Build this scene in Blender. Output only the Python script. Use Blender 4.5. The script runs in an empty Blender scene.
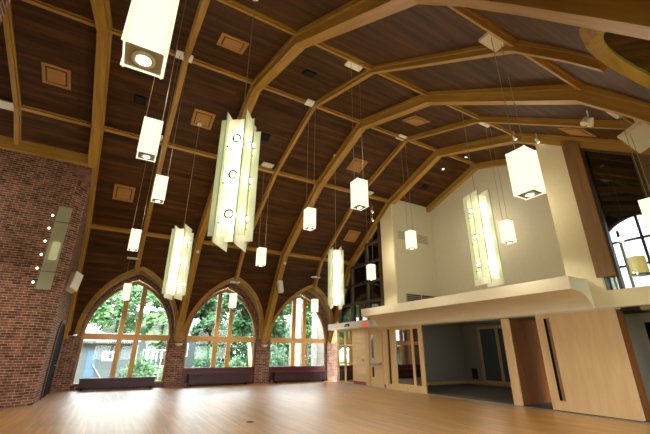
import bpy, bmesh, math, random
from mathutils import Vector, Matrix, Euler
random.seed(7)
S = bpy.context.scene
C = S.collection
PI = math.pi

# ------------------------------------------------------------------ materials
def new_mat(name):
    m = bpy.data.materials.new(name); m.use_nodes = True
    nt = m.node_tree; nt.nodes.clear()
    out = nt.nodes.new('ShaderNodeOutputMaterial')
    return m, nt, out

def lin(c):
    return tuple(((x/255)/12.92 if x/255 <= .04045 else ((x/255+.055)/1.055)**2.4) for x in c) + (1,)

def plain(name, col, rough=.6, metal=0, emit=0, ecol=None, bump=0, var=.12, scale=6, spec=.4):
    m, nt, out = new_mat(name)
    b = nt.nodes.new('ShaderNodeBsdfPrincipled')
    n = nt.nodes.new('ShaderNodeTexNoise'); n.inputs['Scale'].default_value = scale; n.inputs['Detail'].default_value = 4
    tc = nt.nodes.new('ShaderNodeTexCoord'); nt.links.new(tc.outputs['Object'], n.inputs['Vector'])
    mx = nt.nodes.new('ShaderNodeMix'); mx.data_type = 'RGBA'
    c = lin(col)
    mx.inputs[6].default_value = tuple(x*(1-var) for x in c[:3])+(1,)
    mx.inputs[7].default_value = tuple(min(1, x*(1+var)) for x in c[:3])+(1,)
    nt.links.new(n.outputs['Fac'], mx.inputs[0]); nt.links.new(mx.outputs[2], b.inputs['Base Color'])
    b.inputs['Roughness'].default_value = rough; b.inputs['Metallic'].default_value = metal
    b.inputs['Specular IOR Level'].default_value = spec
    if emit:
        b.inputs['Emission Color'].default_value = lin(ecol or col); b.inputs['Emission Strength'].default_value = emit
    if bump:
        bp = nt.nodes.new('ShaderNodeBump'); bp.inputs['Strength'].default_value = bump
        nt.links.new(n.outputs['Fac'], bp.inputs['Height']); nt.links.new(bp.outputs[0], b.inputs['Normal'])
    nt.links.new(b.outputs[0], out.inputs[0])
    return m

def wood(name, c1, c2, rough=.45, su=1.2, sv=14, spec=.4):
    m, nt, out = new_mat(name)
    b = nt.nodes.new('ShaderNodeBsdfPrincipled')
    uv = nt.nodes.new('ShaderNodeUVMap'); mp = nt.nodes.new('ShaderNodeMapping')
    mp.inputs['Scale'].default_value = (su, sv, 1); nt.links.new(uv.outputs[0], mp.inputs[0])
    n = nt.nodes.new('ShaderNodeTexNoise'); n.inputs['Scale'].default_value = 1; n.inputs['Detail'].default_value = 6
    n.inputs['Distortion'].default_value = .4
    nt.links.new(mp.outputs[0], n.inputs['Vector'])
    r = nt.nodes.new('ShaderNodeValToRGB'); r.color_ramp.elements[0].position = .3; r.color_ramp.elements[1].position = .7
    r.color_ramp.elements[0].color = lin(c1); r.color_ramp.elements[1].color = lin(c2)
    nt.links.new(n.outputs['Fac'], r.inputs[0]); nt.links.new(r.outputs[0], b.inputs['Base Color'])
    b.inputs['Roughness'].default_value = rough; b.inputs['Specular IOR Level'].default_value = spec
    nt.links.new(b.outputs[0], out.inputs[0])
    return m

def bricky(name, c1, c2, mortar, bw, rh, ms, rough=.85, offset=.5, bias=0, bump=.25, nscale=(1, 1), nmix=.4, spec=.3, squash=1):
    m, nt, out = new_mat(name)
    b = nt.nodes.new('ShaderNodeBsdfPrincipled')
    uv = nt.nodes.new('ShaderNodeUVMap')
    t = nt.nodes.new('ShaderNodeTexBrick')
    t.offset = offset; t.squash = squash
    for k, v in (('Scale', 1), ('Brick Width', bw), ('Row Height', rh), ('Mortar Size', ms), ('Mortar Smooth', .1), ('Bias', bias)):
        t.inputs[k].default_value = v
    t.inputs['Color1'].default_value = lin(c1); t.inputs['Color2'].default_value = lin(c2); t.inputs['Mortar'].default_value = lin(mortar)
    nt.links.new(uv.outputs[0], t.inputs['Vector'])
    mp = nt.nodes.new('ShaderNodeMapping'); mp.inputs['Scale'].default_value = (nscale[0], nscale[1], 1)
    nt.links.new(uv.outputs[0], mp.inputs[0])
    n = nt.nodes.new('ShaderNodeTexNoise'); n.inputs['Scale'].default_value = 1; n.inputs['Detail'].default_value = 6
    nt.links.new(mp.outputs[0], n.inputs['Vector'])
    mr = nt.nodes.new('ShaderNodeMapRange'); mr.inputs['From Min'].default_value = .3; mr.inputs['From Max'].default_value = .7
    mr.inputs['To Min'].default_value = 1-nmix; mr.inputs['To Max'].default_value = 1+nmix
    nt.links.new(n.outputs['Fac'], mr.inputs['Value'])
    mx = nt.nodes.new('ShaderNodeVectorMath'); mx.operation = 'SCALE'
    nt.links.new(t.outputs['Color'], mx.inputs[0]); nt.links.new(mr.outputs[0], mx.inputs['Scale'])
    nt.links.new(mx.outputs[0], b.inputs['Base Color'])
    if bump:
        bp = nt.nodes.new('ShaderNodeBump'); bp.inputs['Strength'].default_value = bump; bp.inputs['Distance'].default_value = .01; bp.invert = True
        nt.links.new(t.outputs['Fac'], bp.inputs['Height']); nt.links.new(bp.outputs[0], b.inputs['Normal'])
    b.inputs['Roughness'].default_value = rough; b.inputs['Specular IOR Level'].default_value = spec
    nt.links.new(b.outputs[0], out.inputs[0])
    return m

def glass(name, tint, refl=.12, rough=.02):
    m, nt, out = new_mat(name)
    tr = nt.nodes.new('ShaderNodeBsdfTransparent'); tr.inputs[0].default_value = tint+(1,)
    gl = nt.nodes.new('ShaderNodeBsdfGlossy'); gl.inputs['Roughness'].default_value = rough
    fr = nt.nodes.new('ShaderNodeFresnel'); fr.inputs[0].default_value = 1.5
    mu = nt.nodes.new('ShaderNodeMath'); mu.operation = 'MULTIPLY'; mu.inputs[1].default_value = refl/.04
    mu.use_clamp = True
    nt.links.new(fr.outputs[0], mu.inputs[0])
    mx = nt.nodes.new('ShaderNodeMixShader')
    nt.links.new(mu.outputs[0], mx.inputs[0]); nt.links.new(tr.outputs[0], mx.inputs[1]); nt.links.new(gl.outputs[0], mx.inputs[2])
    nt.links.new(mx.outputs[0], out.inputs[0])
    return m

def frosted(name, col, trans, emit, ecol):
    m, nt, out = new_mat(name)
    tr = nt.nodes.new('ShaderNodeBsdfTransparent'); tr.inputs[0].default_value = (.97, 1, .975, 1)
    b = nt.nodes.new('ShaderNodeBsdfPrincipled'); b.inputs['Base Color'].default_value = lin(col); b.inputs['Roughness'].default_value = .25
    b.inputs['Emission Color'].default_value = lin(ecol); b.inputs['Emission Strength'].default_value = emit
    tl = nt.nodes.new('ShaderNodeBsdfTranslucent'); tl.inputs[0].default_value = lin(col)
    m1 = nt.nodes.new('ShaderNodeMixShader'); m1.inputs[0].default_value = .5
    nt.links.new(b.outputs[0], m1.inputs[1]); nt.links.new(tl.outputs[0], m1.inputs[2])
    mx = nt.nodes.new('ShaderNodeMixShader'); mx.inputs[0].default_value = trans
    nt.links.new(m1.outputs[0], mx.inputs[1]); nt.links.new(tr.outputs[0], mx.inputs[2])
    nt.links.new(mx.outputs[0], out.inputs[0])
    return m

def emitter(name, col, strength):
    m, nt, out = new_mat(name)
    e = nt.nodes.new('ShaderNodeEmission'); e.inputs[0].default_value = lin(col); e.inputs[1].default_value = strength
    nt.links.new(e.outputs[0], out.inputs[0])
    return m

def leafy(name, c1, c2, scale=1.3):
    m, nt, out = new_mat(name)
    b = nt.nodes.new('ShaderNodeBsdfPrincipled'); b.inputs['Roughness'].default_value = .6
    tl = nt.nodes.new('ShaderNodeBsdfTranslucent')
    n = nt.nodes.new('ShaderNodeTexNoise'); n.inputs['Scale'].default_value = scale; n.inputs['Detail'].default_value = 3
    tc = nt.nodes.new('ShaderNodeTexCoord'); nt.links.new(tc.outputs['Object'], n.inputs['Vector'])
    r = nt.nodes.new('ShaderNodeValToRGB'); r.color_ramp.elements[0].position = .35; r.color_ramp.elements[1].position = .65
    r.color_ramp.elements[0].color = lin(c1); r.color_ramp.elements[1].color = lin(c2)
    nt.links.new(n.outputs['Fac'], r.inputs[0])
    nt.links.new(r.outputs[0], b.inputs['Base Color']); nt.links.new(r.outputs[0], tl.inputs[0])
    mx = nt.nodes.new('ShaderNodeMixShader'); mx.inputs[0].default_value = .4
    nt.links.new(b.outputs[0], mx.inputs[1]); nt.links.new(tl.outputs[0], mx.inputs[2])
    nt.links.new(mx.outputs[0], out.inputs[0])
    return m

M = {}
M['ceil'] = bricky('ceiling_boards', (58, 36, 14), (80, 50, 21), (30, 18, 8), 4.5, .15, .004, rough=.55, bump=.3, nscale=(.6, 5), nmix=.5, spec=.15)
M['rib'] = wood('rib_timber', (142, 106, 42), (174, 134, 58), .45, .8, 9)
M['ribdark'] = wood('arch_timber', (128, 92, 50), (156, 116, 66), .5, .8, 9)
M['brick'] = bricky('red_brick', (122, 77, 60), (66, 41, 35), (152, 130, 108), .23, .077, .009, nscale=(5, 5), nmix=.45)
M['brickstop'] = bricky('smooth_brick', (134, 92, 76), (118, 78, 64), (130, 106, 90), .5, .15, .01, nscale=(4, 4), nmix=.2)
M['floor'] = bricky('oak_strip_floor', (172, 124, 56), (130, 90, 34), (92, 64, 28), 1.3, .085, .002, rough=.40, bump=.02, nscale=(.7, 14), nmix=.34, spec=.5, offset=.37)
M['cream'] = plain('cream_plaster', (228, 216, 178), .8, var=.04)
M['creamw'] = plain('pale_plaster', (228, 218, 192), .7, var=.03)
M['niche'] = plain('warm_grey_plaster', (206, 200, 176), .85, var=.04)
M['white'] = plain('white_paint', (232, 230, 222), .5, var=.02)
M['offwhite'] = plain('ivory_plastic', (224, 216, 190), .45, var=.02)
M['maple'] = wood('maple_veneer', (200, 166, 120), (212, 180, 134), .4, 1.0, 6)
M['mapleshade'] = wood('shaded_veneer', (110, 62, 22), (128, 76, 30), .8, 1.0, 6, .15)  # maple with the shade on the receding faces put into its colour
M['palewood'] = bricky('pale_maple_board', (226, 198, 152), (216, 186, 140), (196, 166, 122), .9, .1, .003, rough=.5, bump=.05, nscale=(1, 6), nmix=.08)
M['frame'] = wood('window_timber', (180, 132, 70), (196, 150, 86), .45, .8, 8)
M['jamb'] = wood('oak_frame', (202, 170, 116), (216, 186, 132), .45, .8, 8)
M['maroon'] = plain('maroon_paint', (82, 26, 28), .35, var=.15, scale=4)
M['maroondk'] = plain('dark_maroon_metal', (50, 17, 20), .4, var=.15)
M['redbase'] = plain('red_tile', (150, 84, 66), .5, var=.15)
M['black'] = plain('black_metal', (14, 13, 12), .85, var=.2, spec=.1)
M['dark'] = plain('dark_grille', (26, 24, 22), .7, var=.2)
M['bronze'] = plain('bronze_mullion', (74, 56, 38), .45, var=.1)
M['cladding'] = bricky('brown_cladding', (112, 88, 62), (104, 80, 56), (70, 54, 38), 6, .42, .008, rough=.6, nscale=(1, 8), nmix=.1, bump=.2)
M['brownpost'] = wood('brown_post', (118, 86, 48), (136, 102, 60), .5, .8, 9)
M['greywall'] = plain('grey_plaster', (150, 146, 130), .85, var=.04)
M['carpet'] = plain('grey_carpet', (92, 88, 76), .95, var=.25, scale=60)
M['glass'] = glass('clear_glass', (.97, .99, .98), .05)
M['glassdk'] = glass('dark_glass', (.5, .55, .58), .10)
M['glassin'] = glass('door_glass', (.8, .84, .84), .30)
M['opal'] = emitter('opal_glass_lit', (255, 248, 214), 1.3)
M['opaledge'] = emitter('opal_glass_edge', (255, 240, 170), 1.15)
M['plate'] = plain('taupe_metal', (150, 138, 116), .4, metal=.2, var=.05)
M['lampring'] = plain('satin_ring', (214, 204, 180), .3, metal=.4, var=.03)
M['bulb'] = emitter('bulb_lit', (255, 246, 224), 9)
M['bulbglow'] = emitter('bulb_glow', (255, 247, 205), 7.5)
M['green'] = frosted('frosted_green_glass', (236, 234, 216), .46, .18, (255, 246, 210))
M['greenedge'] = plain('green_glass_edge', (150, 196, 160), .2, var=.05)
M['chrome'] = plain('chrome', (200, 200, 196), .15, metal=1, var=.02)
M['wire'] = plain('steel_wire', (150, 138, 116), .8, var=.02, spec=.1)
M['tan'] = wood('tan_vent', (152, 108, 52), (166, 120, 60), .55, 2, 8)
M['tandk'] = plain('vent_gap', (60, 36, 16), .8)
M['red'] = emitter('exit_red', (235, 40, 30), 1.6)
M['spotlit'] = emitter('spot_lit', (255, 240, 205), 7)
M['steel'] = plain('brushed_steel', (168, 166, 160), .35, metal=.7, var=.05)
M['grass'] = plain('grass', (76, 98, 48), .9, var=.3, scale=3)
M['leaf1'] = leafy('leaf_mid', (50, 84, 38), (98, 132, 74))
M['leaf2'] = leafy('leaf_deep', (36, 70, 40), (78, 114, 68))
M['leaf3'] = leafy('leaf_pale', (70, 102, 54), (118, 144, 90))
M['bark'] = plain('bark', (96, 76, 56), .9, var=.3, bump=.4)
M['barkpale'] = plain('pale_bark', (176, 160, 132), .9, var=.2, bump=.3)
M['render'] = plain('grey_render', (84, 88, 86), .9, var=.06)
M['stone'] = bricky('pale_stone', (128, 122, 112), (118, 112, 100), (98, 92, 82), .6, .3, .012, nscale=(3, 3), nmix=.1)
M['slate'] = bricky('slate_roof', (96, 92, 90), (78, 76, 76), (50, 48, 48), .3, .2, .01, nscale=(3, 3), nmix=.15)
M['bluedoor'] = plain('blue_door', (76, 96, 116), .6)
M['winglass'] = plain('window_pane', (84, 92, 98), .1, var=.1)
M['shade'] = emitter('shade_lit', (250, 206, 104), 2.2)
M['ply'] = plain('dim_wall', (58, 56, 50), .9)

fb = next(n for n in M['floor'].node_tree.nodes if n.type == 'BSDF_PRINCIPLED')
fb.inputs['Coat Weight'].default_value = 1; fb.inputs['Coat Roughness'].default_value = .38; fb.inputs['Coat IOR'].default_value = 1.48
# ------------------------------------------------------------------ mesh builder
class MB:
    def __init__(s): s.v = []; s.f = []; s.uv = []
    def poly(s, pts, uv=None):
        i = len(s.v); s.v += [tuple(p) for p in pts]; s.f.append(list(range(i, i+len(pts)))); s.uv.append(uv)
    def box(s, x0, x1, y0, y1, z0, z1, mat=None):
        p = [(x, y, z) for x in (x0, x1) for y in (y0, y1) for z in (z0, z1)]
        if mat is not None: p = [tuple(mat @ Vector(q)) for q in p]
        i = len(s.v); s.v += p
        for f in ((0, 1, 3, 2), (4, 6, 7, 5), (0, 4, 5, 1), (2, 3, 7, 6), (0, 2, 6, 4), (1, 5, 7, 3)):
            s.f.append([i+k for k in f]); s.uv.append(None)
        return s
    def prism(s, pts, a, b, axis):
        """polygon pts (2D) extruded along axis from a to b; 2D is the other two axes in order"""
        def P(q, t):
            return (t, q[0], q[1]) if axis == 'x' else ((q[0], t, q[1]) if axis == 'y' else (q[0], q[1], t))
        n = len(pts); i = len(s.v)
        s.v += [P(q, a) for q in pts]+[P(q, b) for q in pts]
        s.f.append([i+k for k in range(n)][::-1]); s.uv.append(None)
        s.f.append([i+n+k for k in range(n)]); s.uv.append(None)
        for k in range(n):
            l = (k+1) % n; s.f.append([i+k, i+l, i+n+l, i+n+k]); s.uv.append(None)
        return s
    def tube(s, pts, r, n=8, cap=True):
        pts = [Vector(p) for p in pts]; rs = r if isinstance(r, (list, tuple)) else [r]*len(pts)
        i0 = len(s.v); up = None
        for k, p in enumerate(pts):
            d = (pts[min(k+1, len(pts)-1)]-pts[max(k-1, 0)]).normalized()
            a = d.orthogonal().normalized() if up is None else (up - d*up.dot(d)).normalized()
            up = a; b = d.cross(a)
            for j in range(n):
                t = 2*PI*j/n; s.v.append(tuple(p + (a*math.cos(t)+b*math.sin(t))*rs[k]))
        for k in range(len(pts)-1):
            for j in range(n):
                l = (j+1) % n
                s.f.append([i0+k*n+j, i0+k*n+l, i0+(k+1)*n+l, i0+(k+1)*n+j]); s.uv.append(None)
        if cap:
            s.f.append([i0+j for j in range(n)][::-1]); s.uv.append(None)
            e = i0+(len(pts)-1)*n; s.f.append([e+j for j in range(n)]); s.uv.append(None)
        return s
    def lathe(s, prof, n=16, mat=None, closed=False):
        i = len(s.v); m = len(prof)
        for r, z in prof:
            for j in range(n):
                t = 2*PI*j/n; q = Vector((r*math.cos(t), r*math.sin(t), z)); s.v.append(tuple(mat @ q if mat is not None else q))
        for k in range(m if closed else m-1):
            k2 = (k+1) % m
            for j in range(n):
                l = (j+1) % n; s.f.append([i+k*n+j, i+k*n+l, i+k2*n+l, i+k2*n+j]); s.uv.append(None)
        if not closed:
            s.f.append([i+j for j in range(n)][::-1]); s.uv.append(None)
            e = i+(m-1)*n; s.f.append([e+j for j in range(n)]); s.uv.append(None)
        return s
    def build(s, name, mat, parent=None, grain=None, smooth=False, bevel=0, loc=None, recalc=True):
        me = bpy.data.meshes.new(name); me.from_pydata(s.v, [], s.f)
        uvl = me.uv_layers.new(name='UVMap')
        for p, u in zip(me.polygons, s.uv):
            n = p.normal
            for k, li in enumerate(p.loop_indices):
                if u is not None: uvl.data[li].uv = u[k]; continue
                x, y, z = me.vertices[me.loops[li].vertex_index].co
                if grain == 'x': q = (x, y+z)
                elif grain == 'y': q = (y, x+z)
                elif grain == 'z': q = (z, x+y)
                elif abs(n.z) > .7: q = (x, y)
                elif abs(n.y) >= abs(n.x): q = (x, z)
                else: q = (y, z)
                uvl.data[li].uv = q
        if recalc:
            bm = bmesh.new(); bm.from_mesh(me); bmesh.ops.recalc_face_normals(bm, faces=bm.faces); bm.to_mesh(me); bm.free()
        me.materials.append(mat)
        if smooth:
            for p in me.polygons: p.use_smooth = True
        o = bpy.data.objects.new(name, me); C.objects.link(o)
        if parent is not None: o.parent = parent
        if loc: o.location = loc
        if bevel:
            b = o.modifiers.new('bevel', 'BEVEL'); b.width = bevel; b.segments = 2; b.limit_method = 'ANGLE'
        return o

def tag(o, label=None, cat=None, group=None, kind=None):
    if label: o['label'] = label
    if cat: o['category'] = cat
    if group: o['group'] = group
    if kind: o['kind'] = kind
    return o
def empty(name, loc=(0, 0, 0), rot=None):
    o = bpy.data.objects.new(name, None); C.objects.link(o); o.location = loc; o.empty_display_size = .1
    if rot is not None: o.rotation_euler = rot
    return o
def thing(name, label, cat, loc=(0, 0, 0), rot=None, group=None):
    return tag(empty(name, loc, rot), label, cat, group)
def struct(o): o['kind'] = 'structure'; return o
def bx(*a): return MB().box(*a)
def dup(root, loc, label, rot=None):
    r = root.copy(); C.objects.link(r); r.location = loc; r['label'] = label
    if rot is not None: r.rotation_euler = rot
    for ch in list(root.children):
        c = ch.copy(); C.objects.link(c); c.parent = r
        for g in list(ch.children):
            d = g.copy(); C.objects.link(d); d.parent = c
    return r

# ------------------------------------------------------------------ hall geometry (metres)
YR = 9.5                       # ridge line
PROF = [(0, 9.97), (3.5, 8.8), (7.2, 6.3), (7.7, 5.5), (8.15, 4.7), (8.6, 3.86), (9.0, 3.1), (9.5, 2.1)]
def zc(d):
    d = abs(d)
    for (a, za), (b, zb) in zip(PROF, PROF[1:]):
        if d <= b: return za+(zb-za)*(d-a)/(b-a)
    return PROF[-1][1]
def dz(z):
    for (a, za), (b, zb) in zip(PROF, PROF[1:]):
        if zb <= z <= za: return a+(b-a)*(za-z)/(za-zb)
    return PROF[-1][0] if z < 5 else 0
def YS(s, d, k=1.29):
    """y of ridge offset d on side s; the near slope stands a little wider at its foot"""
    return YR+s*(d if s > 0 or d <= 7.2 else 7.2+(d-7.2)*k)
def zy(y):
    d = y-YR
    if d < -7.2: d = 7.2+(-d-7.2)/1.29
    return zc(d)
def slope(d):
    for (a, za), (b, zb) in zip(PROF, PROF[1:]):
        if abs(d) <= b: return math.atan2(za-zb, b-a)
    return 1.1
XW = 11.15                     # end wall face
WG = 19.2-YR                   # window glass offset from the ridge line
WIN = [.73, 4.98, 9.27]        # window centres
SPR = 2.15
def arch_pts(w, h, n=12):
    c = (h*h-w*w)/(2*w); R = w+c; a1 = math.acos(c/R)
    r = [(-c+R*math.cos(a1*k/n), R*math.sin(a1*k/n)) for k in range(n+1)]
    return [(-x, z) for x, z in r]+[(x, z) for x, z in r[::-1][1:]]      # left spring -> apex -> right spring
def outer(s, w, h, n=12):
    """outline of the opening in the boards: pointed on the far side, rounder on the near side"""
    if s > 0: return arch_pts(w, h, n)
    return [(-w*math.cos(PI*k/(2*n)), h*math.sin(PI*k/(2*n))**.92) for k in range(2*n+1)]
OUT_W, OUT_H, GL_W, GL_H = 1.94, 2.76, 1.74, 2.42

# floor
mb = MB(); mb.poly([(-7, -1, 0), (XW+.02, -1, 0), (XW+.02, 19.4, 0), (-7, 19.4, 0)], [(-1, -7), (-1, XW), (19.4, XW), (19.4, -7)])
struct(mb.build('floor', M['floor'], recalc=False))

# ceiling boards: both slopes, cut by the window arches
NEARC = {.73: .73, 4.98: 4.66, 9.27: 9.27}
def ceiling_side(mb, s):
    def column(x, zend):
        ds = [0, 3.5, 7.2]; de = dz(zend); N = 7
        ds += [7.2+(de-7.2)*k/N for k in range(1, N+1)]
        out = []; L = 0; last = None
        for d in ds:
            z = zc(d)
            if last: L += math.hypot(d-last[0], z-last[1])
            last = (d, z); out.append(((x, YS(s, d), z), (x, L+(0 if s > 0 else 40))))
        return out
    def strip(cols):
        for a, b in zip(cols, cols[1:]):
            for k in range(len(a)-1):
                q = [a[k], a[k+1], b[k+1], b[k]]
                mb.poly([p[0] for p in q], [p[1] for p in q])
    bays = [(-1.5, 2.855, .73), (2.855, 7.125, 4.98), (7.125, 11.35, 9.27)]
    for xa, xb, c in bays:
        c = c if s > 0 else NEARC[c]
        cols = [column(xa, 2.1)]
        for x, z in outer(s, OUT_W, OUT_H): cols.append(column(c+x, SPR+z))
        cols.append(column(xb, 2.1)); strip(cols)
    strip([column(x, 2.1) for x in (-7, -1.5)])
    strip([column(x, 6.4) for x in (11.35, 14.2)])
mb = MB(); ceiling_side(mb, 1); ceiling_side(mb, -1)
struct(mb.build('ceiling', M['ceil'], recalc=False))

# ribs: swept timber following the profile from foot to foot
trim_no = [0]
def trim(o):
    trim_no[0] += 1; o.name = 'trim_%d' % trim_no[0]; return struct(o)
def rib_mesh(mb, x, w, dep, dmax_far, dmax_near, lift=0.03):
    ds = sorted(set([d for d, _ in PROF if d < dmax_far]+[dmax_far]), reverse=True)
    dn = sorted(set([d for d, _ in PROF if 0 < d < dmax_near]+[dmax_near]))
    pts = [(YR+d, zc(d)) for d in ds]+[(YS(-1, d, 1.38), zc(d)) for d in dn]
    pts = [Vector(p) for p in pts]
    def off(k, o):
        ns = []
        for a, b in ((k-1, k), (k, k+1)):
            if a < 0 or b >= len(pts): continue
            t = (pts[b]-pts[a]).normalized(); ns.append(Vector((t.y, -t.x)))
        n = sum(ns, Vector((0, 0))).normalized()
        return pts[k] - n*o/max(.3, n.dot(ns[0]))*1
    # inward (towards the hall) has to lower z at the ridge
    sgn = 1
    k = ds.index(0) if 0 in ds else len(ds)-1
    if off(k, 1).y > pts[k].y: sgn = -1
    A = [off(k, -sgn*lift) for k in range(len(pts))]; B = [off(k, sgn*dep) for k in range(len(pts))]
    L = [0]
    for a, b in zip(pts, pts[1:]): L.append(L[-1]+(b-a).length)
    for k in range(len(pts)-1):
        for (P, xs), (Q, ys) in (((A, x-w/2), (B, x-w/2)), ((B, x-w/2), (B, x+w/2)), ((B, x+w/2), (A, x+w/2))):
            vv = 0 if P is A else (dep if Q is B else dep+w)
            v2 = vv+(w if Q is P else dep)
            mb.poly([(xs, P[k].x, P[k].y), (ys, Q[k].x, Q[k].y), (ys, Q[k+1].x, Q[k+1].y), (xs, P[k+1].x, P[k+1].y)],
                    [(L[k], vv+x), (L[k], v2+x), (L[k+1], v2+x), (L[k+1], vv+x)])
    for k in (0, len(pts)-1):
        mb.poly([(x-w/2, A[k].x, A[k].y), (x+w/2, A[k].x, A[k].y), (x+w/2, B[k].x, B[k].y), (x-w/2, B[k].x, B[k].y)])
MAIN = [-6.0, -1.66, 2.78, 7.1, 11.28]
INT = [-3.85, .5, 4.95, 9.35]
for x in MAIN:
    mb = MB(); rib_mesh(mb, x, .27, .30, 9.5, 9.5); rib_mesh(mb, x, .37, .10, 9.4, 9.4)
    trim(mb.build('trim', M['rib']))
for x in INT:
    e = 8.1 if x > -2 else 7.2
    mb = MB(); rib_mesh(mb, x, .12, .17, e, 7.95); rib_mesh(mb, x, .19, .07, e, 7.95)
    trim(mb.build('trim', M['rib']))
mb = MB(); rib_mesh(mb, 13.72, .22, .26, 6.2, 6.5); trim(mb.build('trim', M['rib']))
# purlins
for d in (0, 3.5, -3.5, 7.2, -7.2):
    y = YR+d; z = zc(d)
    a = 0 if d == 0 else (slope(abs(d)-.1)+slope(abs(d)+.1))/2*(-1 if d > 0 else 1)
    T = Matrix.Translation((0, y, z)) @ Matrix.Rotation(a, 4, 'X')
    mb = MB(); x1 = 13.8 if abs(d) < 5 else 11.2
    mb.box(-7, x1, -.10, .10, -.05, .04, T); mb.box(-7, x1, -.055, .055, -.11, -.05, T)
    trim(mb.build('trim', M['rib'], grain='x'))
# beam along the top of the brick mass
trim(bx(-7, -1.72, 14.0, 14.36, 7.72, 8.16).box(-7, -1.72, 14.06, 14.4, 8.16, 8.3).build('trim', M['rib'], grain='x', bevel=.02))

# ------------------------------------------------------------------ window walls
def window_bay(c, s, n, sill, detailed=True):
    """pointed window in bay centred c on side s (+1 far, -1 near)"""
    root = struct(empty('window_%d' % n, (c, YS(s, WG), 0)))
    def Y(d): return YS(s, d)-YS(s, WG)                       # local y for ridge offset d
    def curve(w, h, n_=12, foot=True, zf=0):
        p = [(x, SPR+z) for x, z in outer(s, w, h, n_)]
        return ([(-w, zf)]+p+[(w, zf)]) if foot else p
    # rings of the reveal: from the ceiling opening back to the frame
    fr = [0, .18, .18, .5, .5, .93]; wd = [1.0, .97, .75, .72, .36, .30]
    loops = []
    for f, k in zip(fr, wd):
        w = GL_W+(OUT_W-GL_W)*k; h = GL_H+(OUT_H-GL_H)*k
        base = [(-OUT_W, 0)]+[(x, SPR+z) for x, z in outer(s, OUT_W, OUT_H)]+[(OUT_W, 0)]
        cur = curve(w, h); lp = []
        for (xo, zo), (x, z) in zip(base, cur):
            d0 = dz(max(zo, 2.1)); d = d0+(WG-d0)*f+(0.03 if f == 0 else 0)
            lp.append((x, Y(d), z))
        loops.append(lp)
    def band(mb, a, b):
        L = 0
        for k in range(len(a)-1):
            mb.poly([a[k], b[k], b[k+1], a[k+1]])
    mb = MB()
    for i in (0, 1, 2): band(mb, loops[i], loops[i+1])
    mb.build('reveal', M['ribdark'] if s > 0 else M['ceil'], root, grain='z')
    mb = MB()
    for i in (3, 4): band(mb, loops[i], loops[i+1])
    mb.build('inner_reveal', M['brick'], root)
    # timber moulding round the opening in the ceiling
    ap = outer(s, OUT_W+.02, OUT_H+.02, 14)
    mb = MB()
    for o0, o1, y0, y1 in ((-.02, .08, -.07, .06), (-.09, -.02, -.03, .10)):
        sec = []
        for k, (x, z) in enumerate(ap):
            a = Vector(ap[max(k-1, 0)]); b = Vector(ap[min(k+1, len(ap)-1)]); tg = (b-a).normalized(); nn = Vector((-tg.y, tg.x))
            yy = Y(dz(SPR+z))
            sec.append([(x+nn.x*o, yy+s*q, SPR+z+nn.y*o) for o, q in ((o0, y0), (o1, y0), (o1, y1), (o0, y1))])
        for k in range(len(sec)-1):
            for m in range(4):
                n2 = (m+1) % 4
                mb.poly([sec[k][m], sec[k][n2], sec[k+1][n2], sec[k+1][m]])
    mb.build('moulding', M['rib'], root, grain='x')
    # timber frame, transom, mullions
    gd = Y(WG)
    a = curve(GL_W+.08, GL_H+.10, zf=sill); b = curve(GL_W-.06, GL_H-.09, zf=sill)
    mb = MB()
    for k in range(len(a)-1):
        for y0 in (gd-s*.09, gd+s*.05):
            mb.poly([(a[k][0], y0, a[k][1]), (b[k][0], y0, b[k][1]), (b[k+1][0], y0, b[k+1][1]), (a[k+1][0], y0, a[k+1][1])])
        mb.poly([(b[k][0], gd-s*.09, b[k][1]), (b[k][0], gd+s*.05, b[k][1]), (b[k+1][0], gd+s*.05, b[k+1][1]), (b[k+1][0], gd-s*.09, b[k+1][1])])
    mb.build('frame', M['ribdark'], root, grain='z')
    bx(-GL_W, GL_W, gd-.10, gd+.08, 1.97, 2.22).build('transom', M['frame'], root, grain='x', bevel=.012)
    bx(-GL_W-.05, GL_W+.05, gd-.10, gd+.10, sill-.06, sill+.05).build('sill', M['maroon'] if sill > .5 else M['frame'], root, grain='x', bevel=.01)
    cc = (GL_H**2-GL_W**2)/(2*GL_W); R = GL_W+cc
    for mx in (-.33, .34):
        zt = SPR+(math.sqrt(R*R-(abs(mx)+cc)**2) if s > 0 else GL_H*.96)
        bx(mx-.10, mx+.10, gd-.08, gd+.07, sill, 1.97).box(mx-.10, mx+.10, gd-.08, gd+.07, 2.22, zt).build('mullion', M['frame'], root, grain='z', bevel=.01)
    g = curve(GL_W-.02, GL_H-.02, zf=sill)
    mb = MB(); mb.poly([(x, gd, z) for x, z in g]); mb.build('glass', M['glass'], root)
    return root
for i, c in enumerate(WIN):
    window_bay(c, 1, i+1, .20 if i == 0 else .73)
for i, c in enumerate([-3.52]+[NEARC[q] for q in WIN]):
    window_bay(c, -1, i+4, .76)

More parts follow.
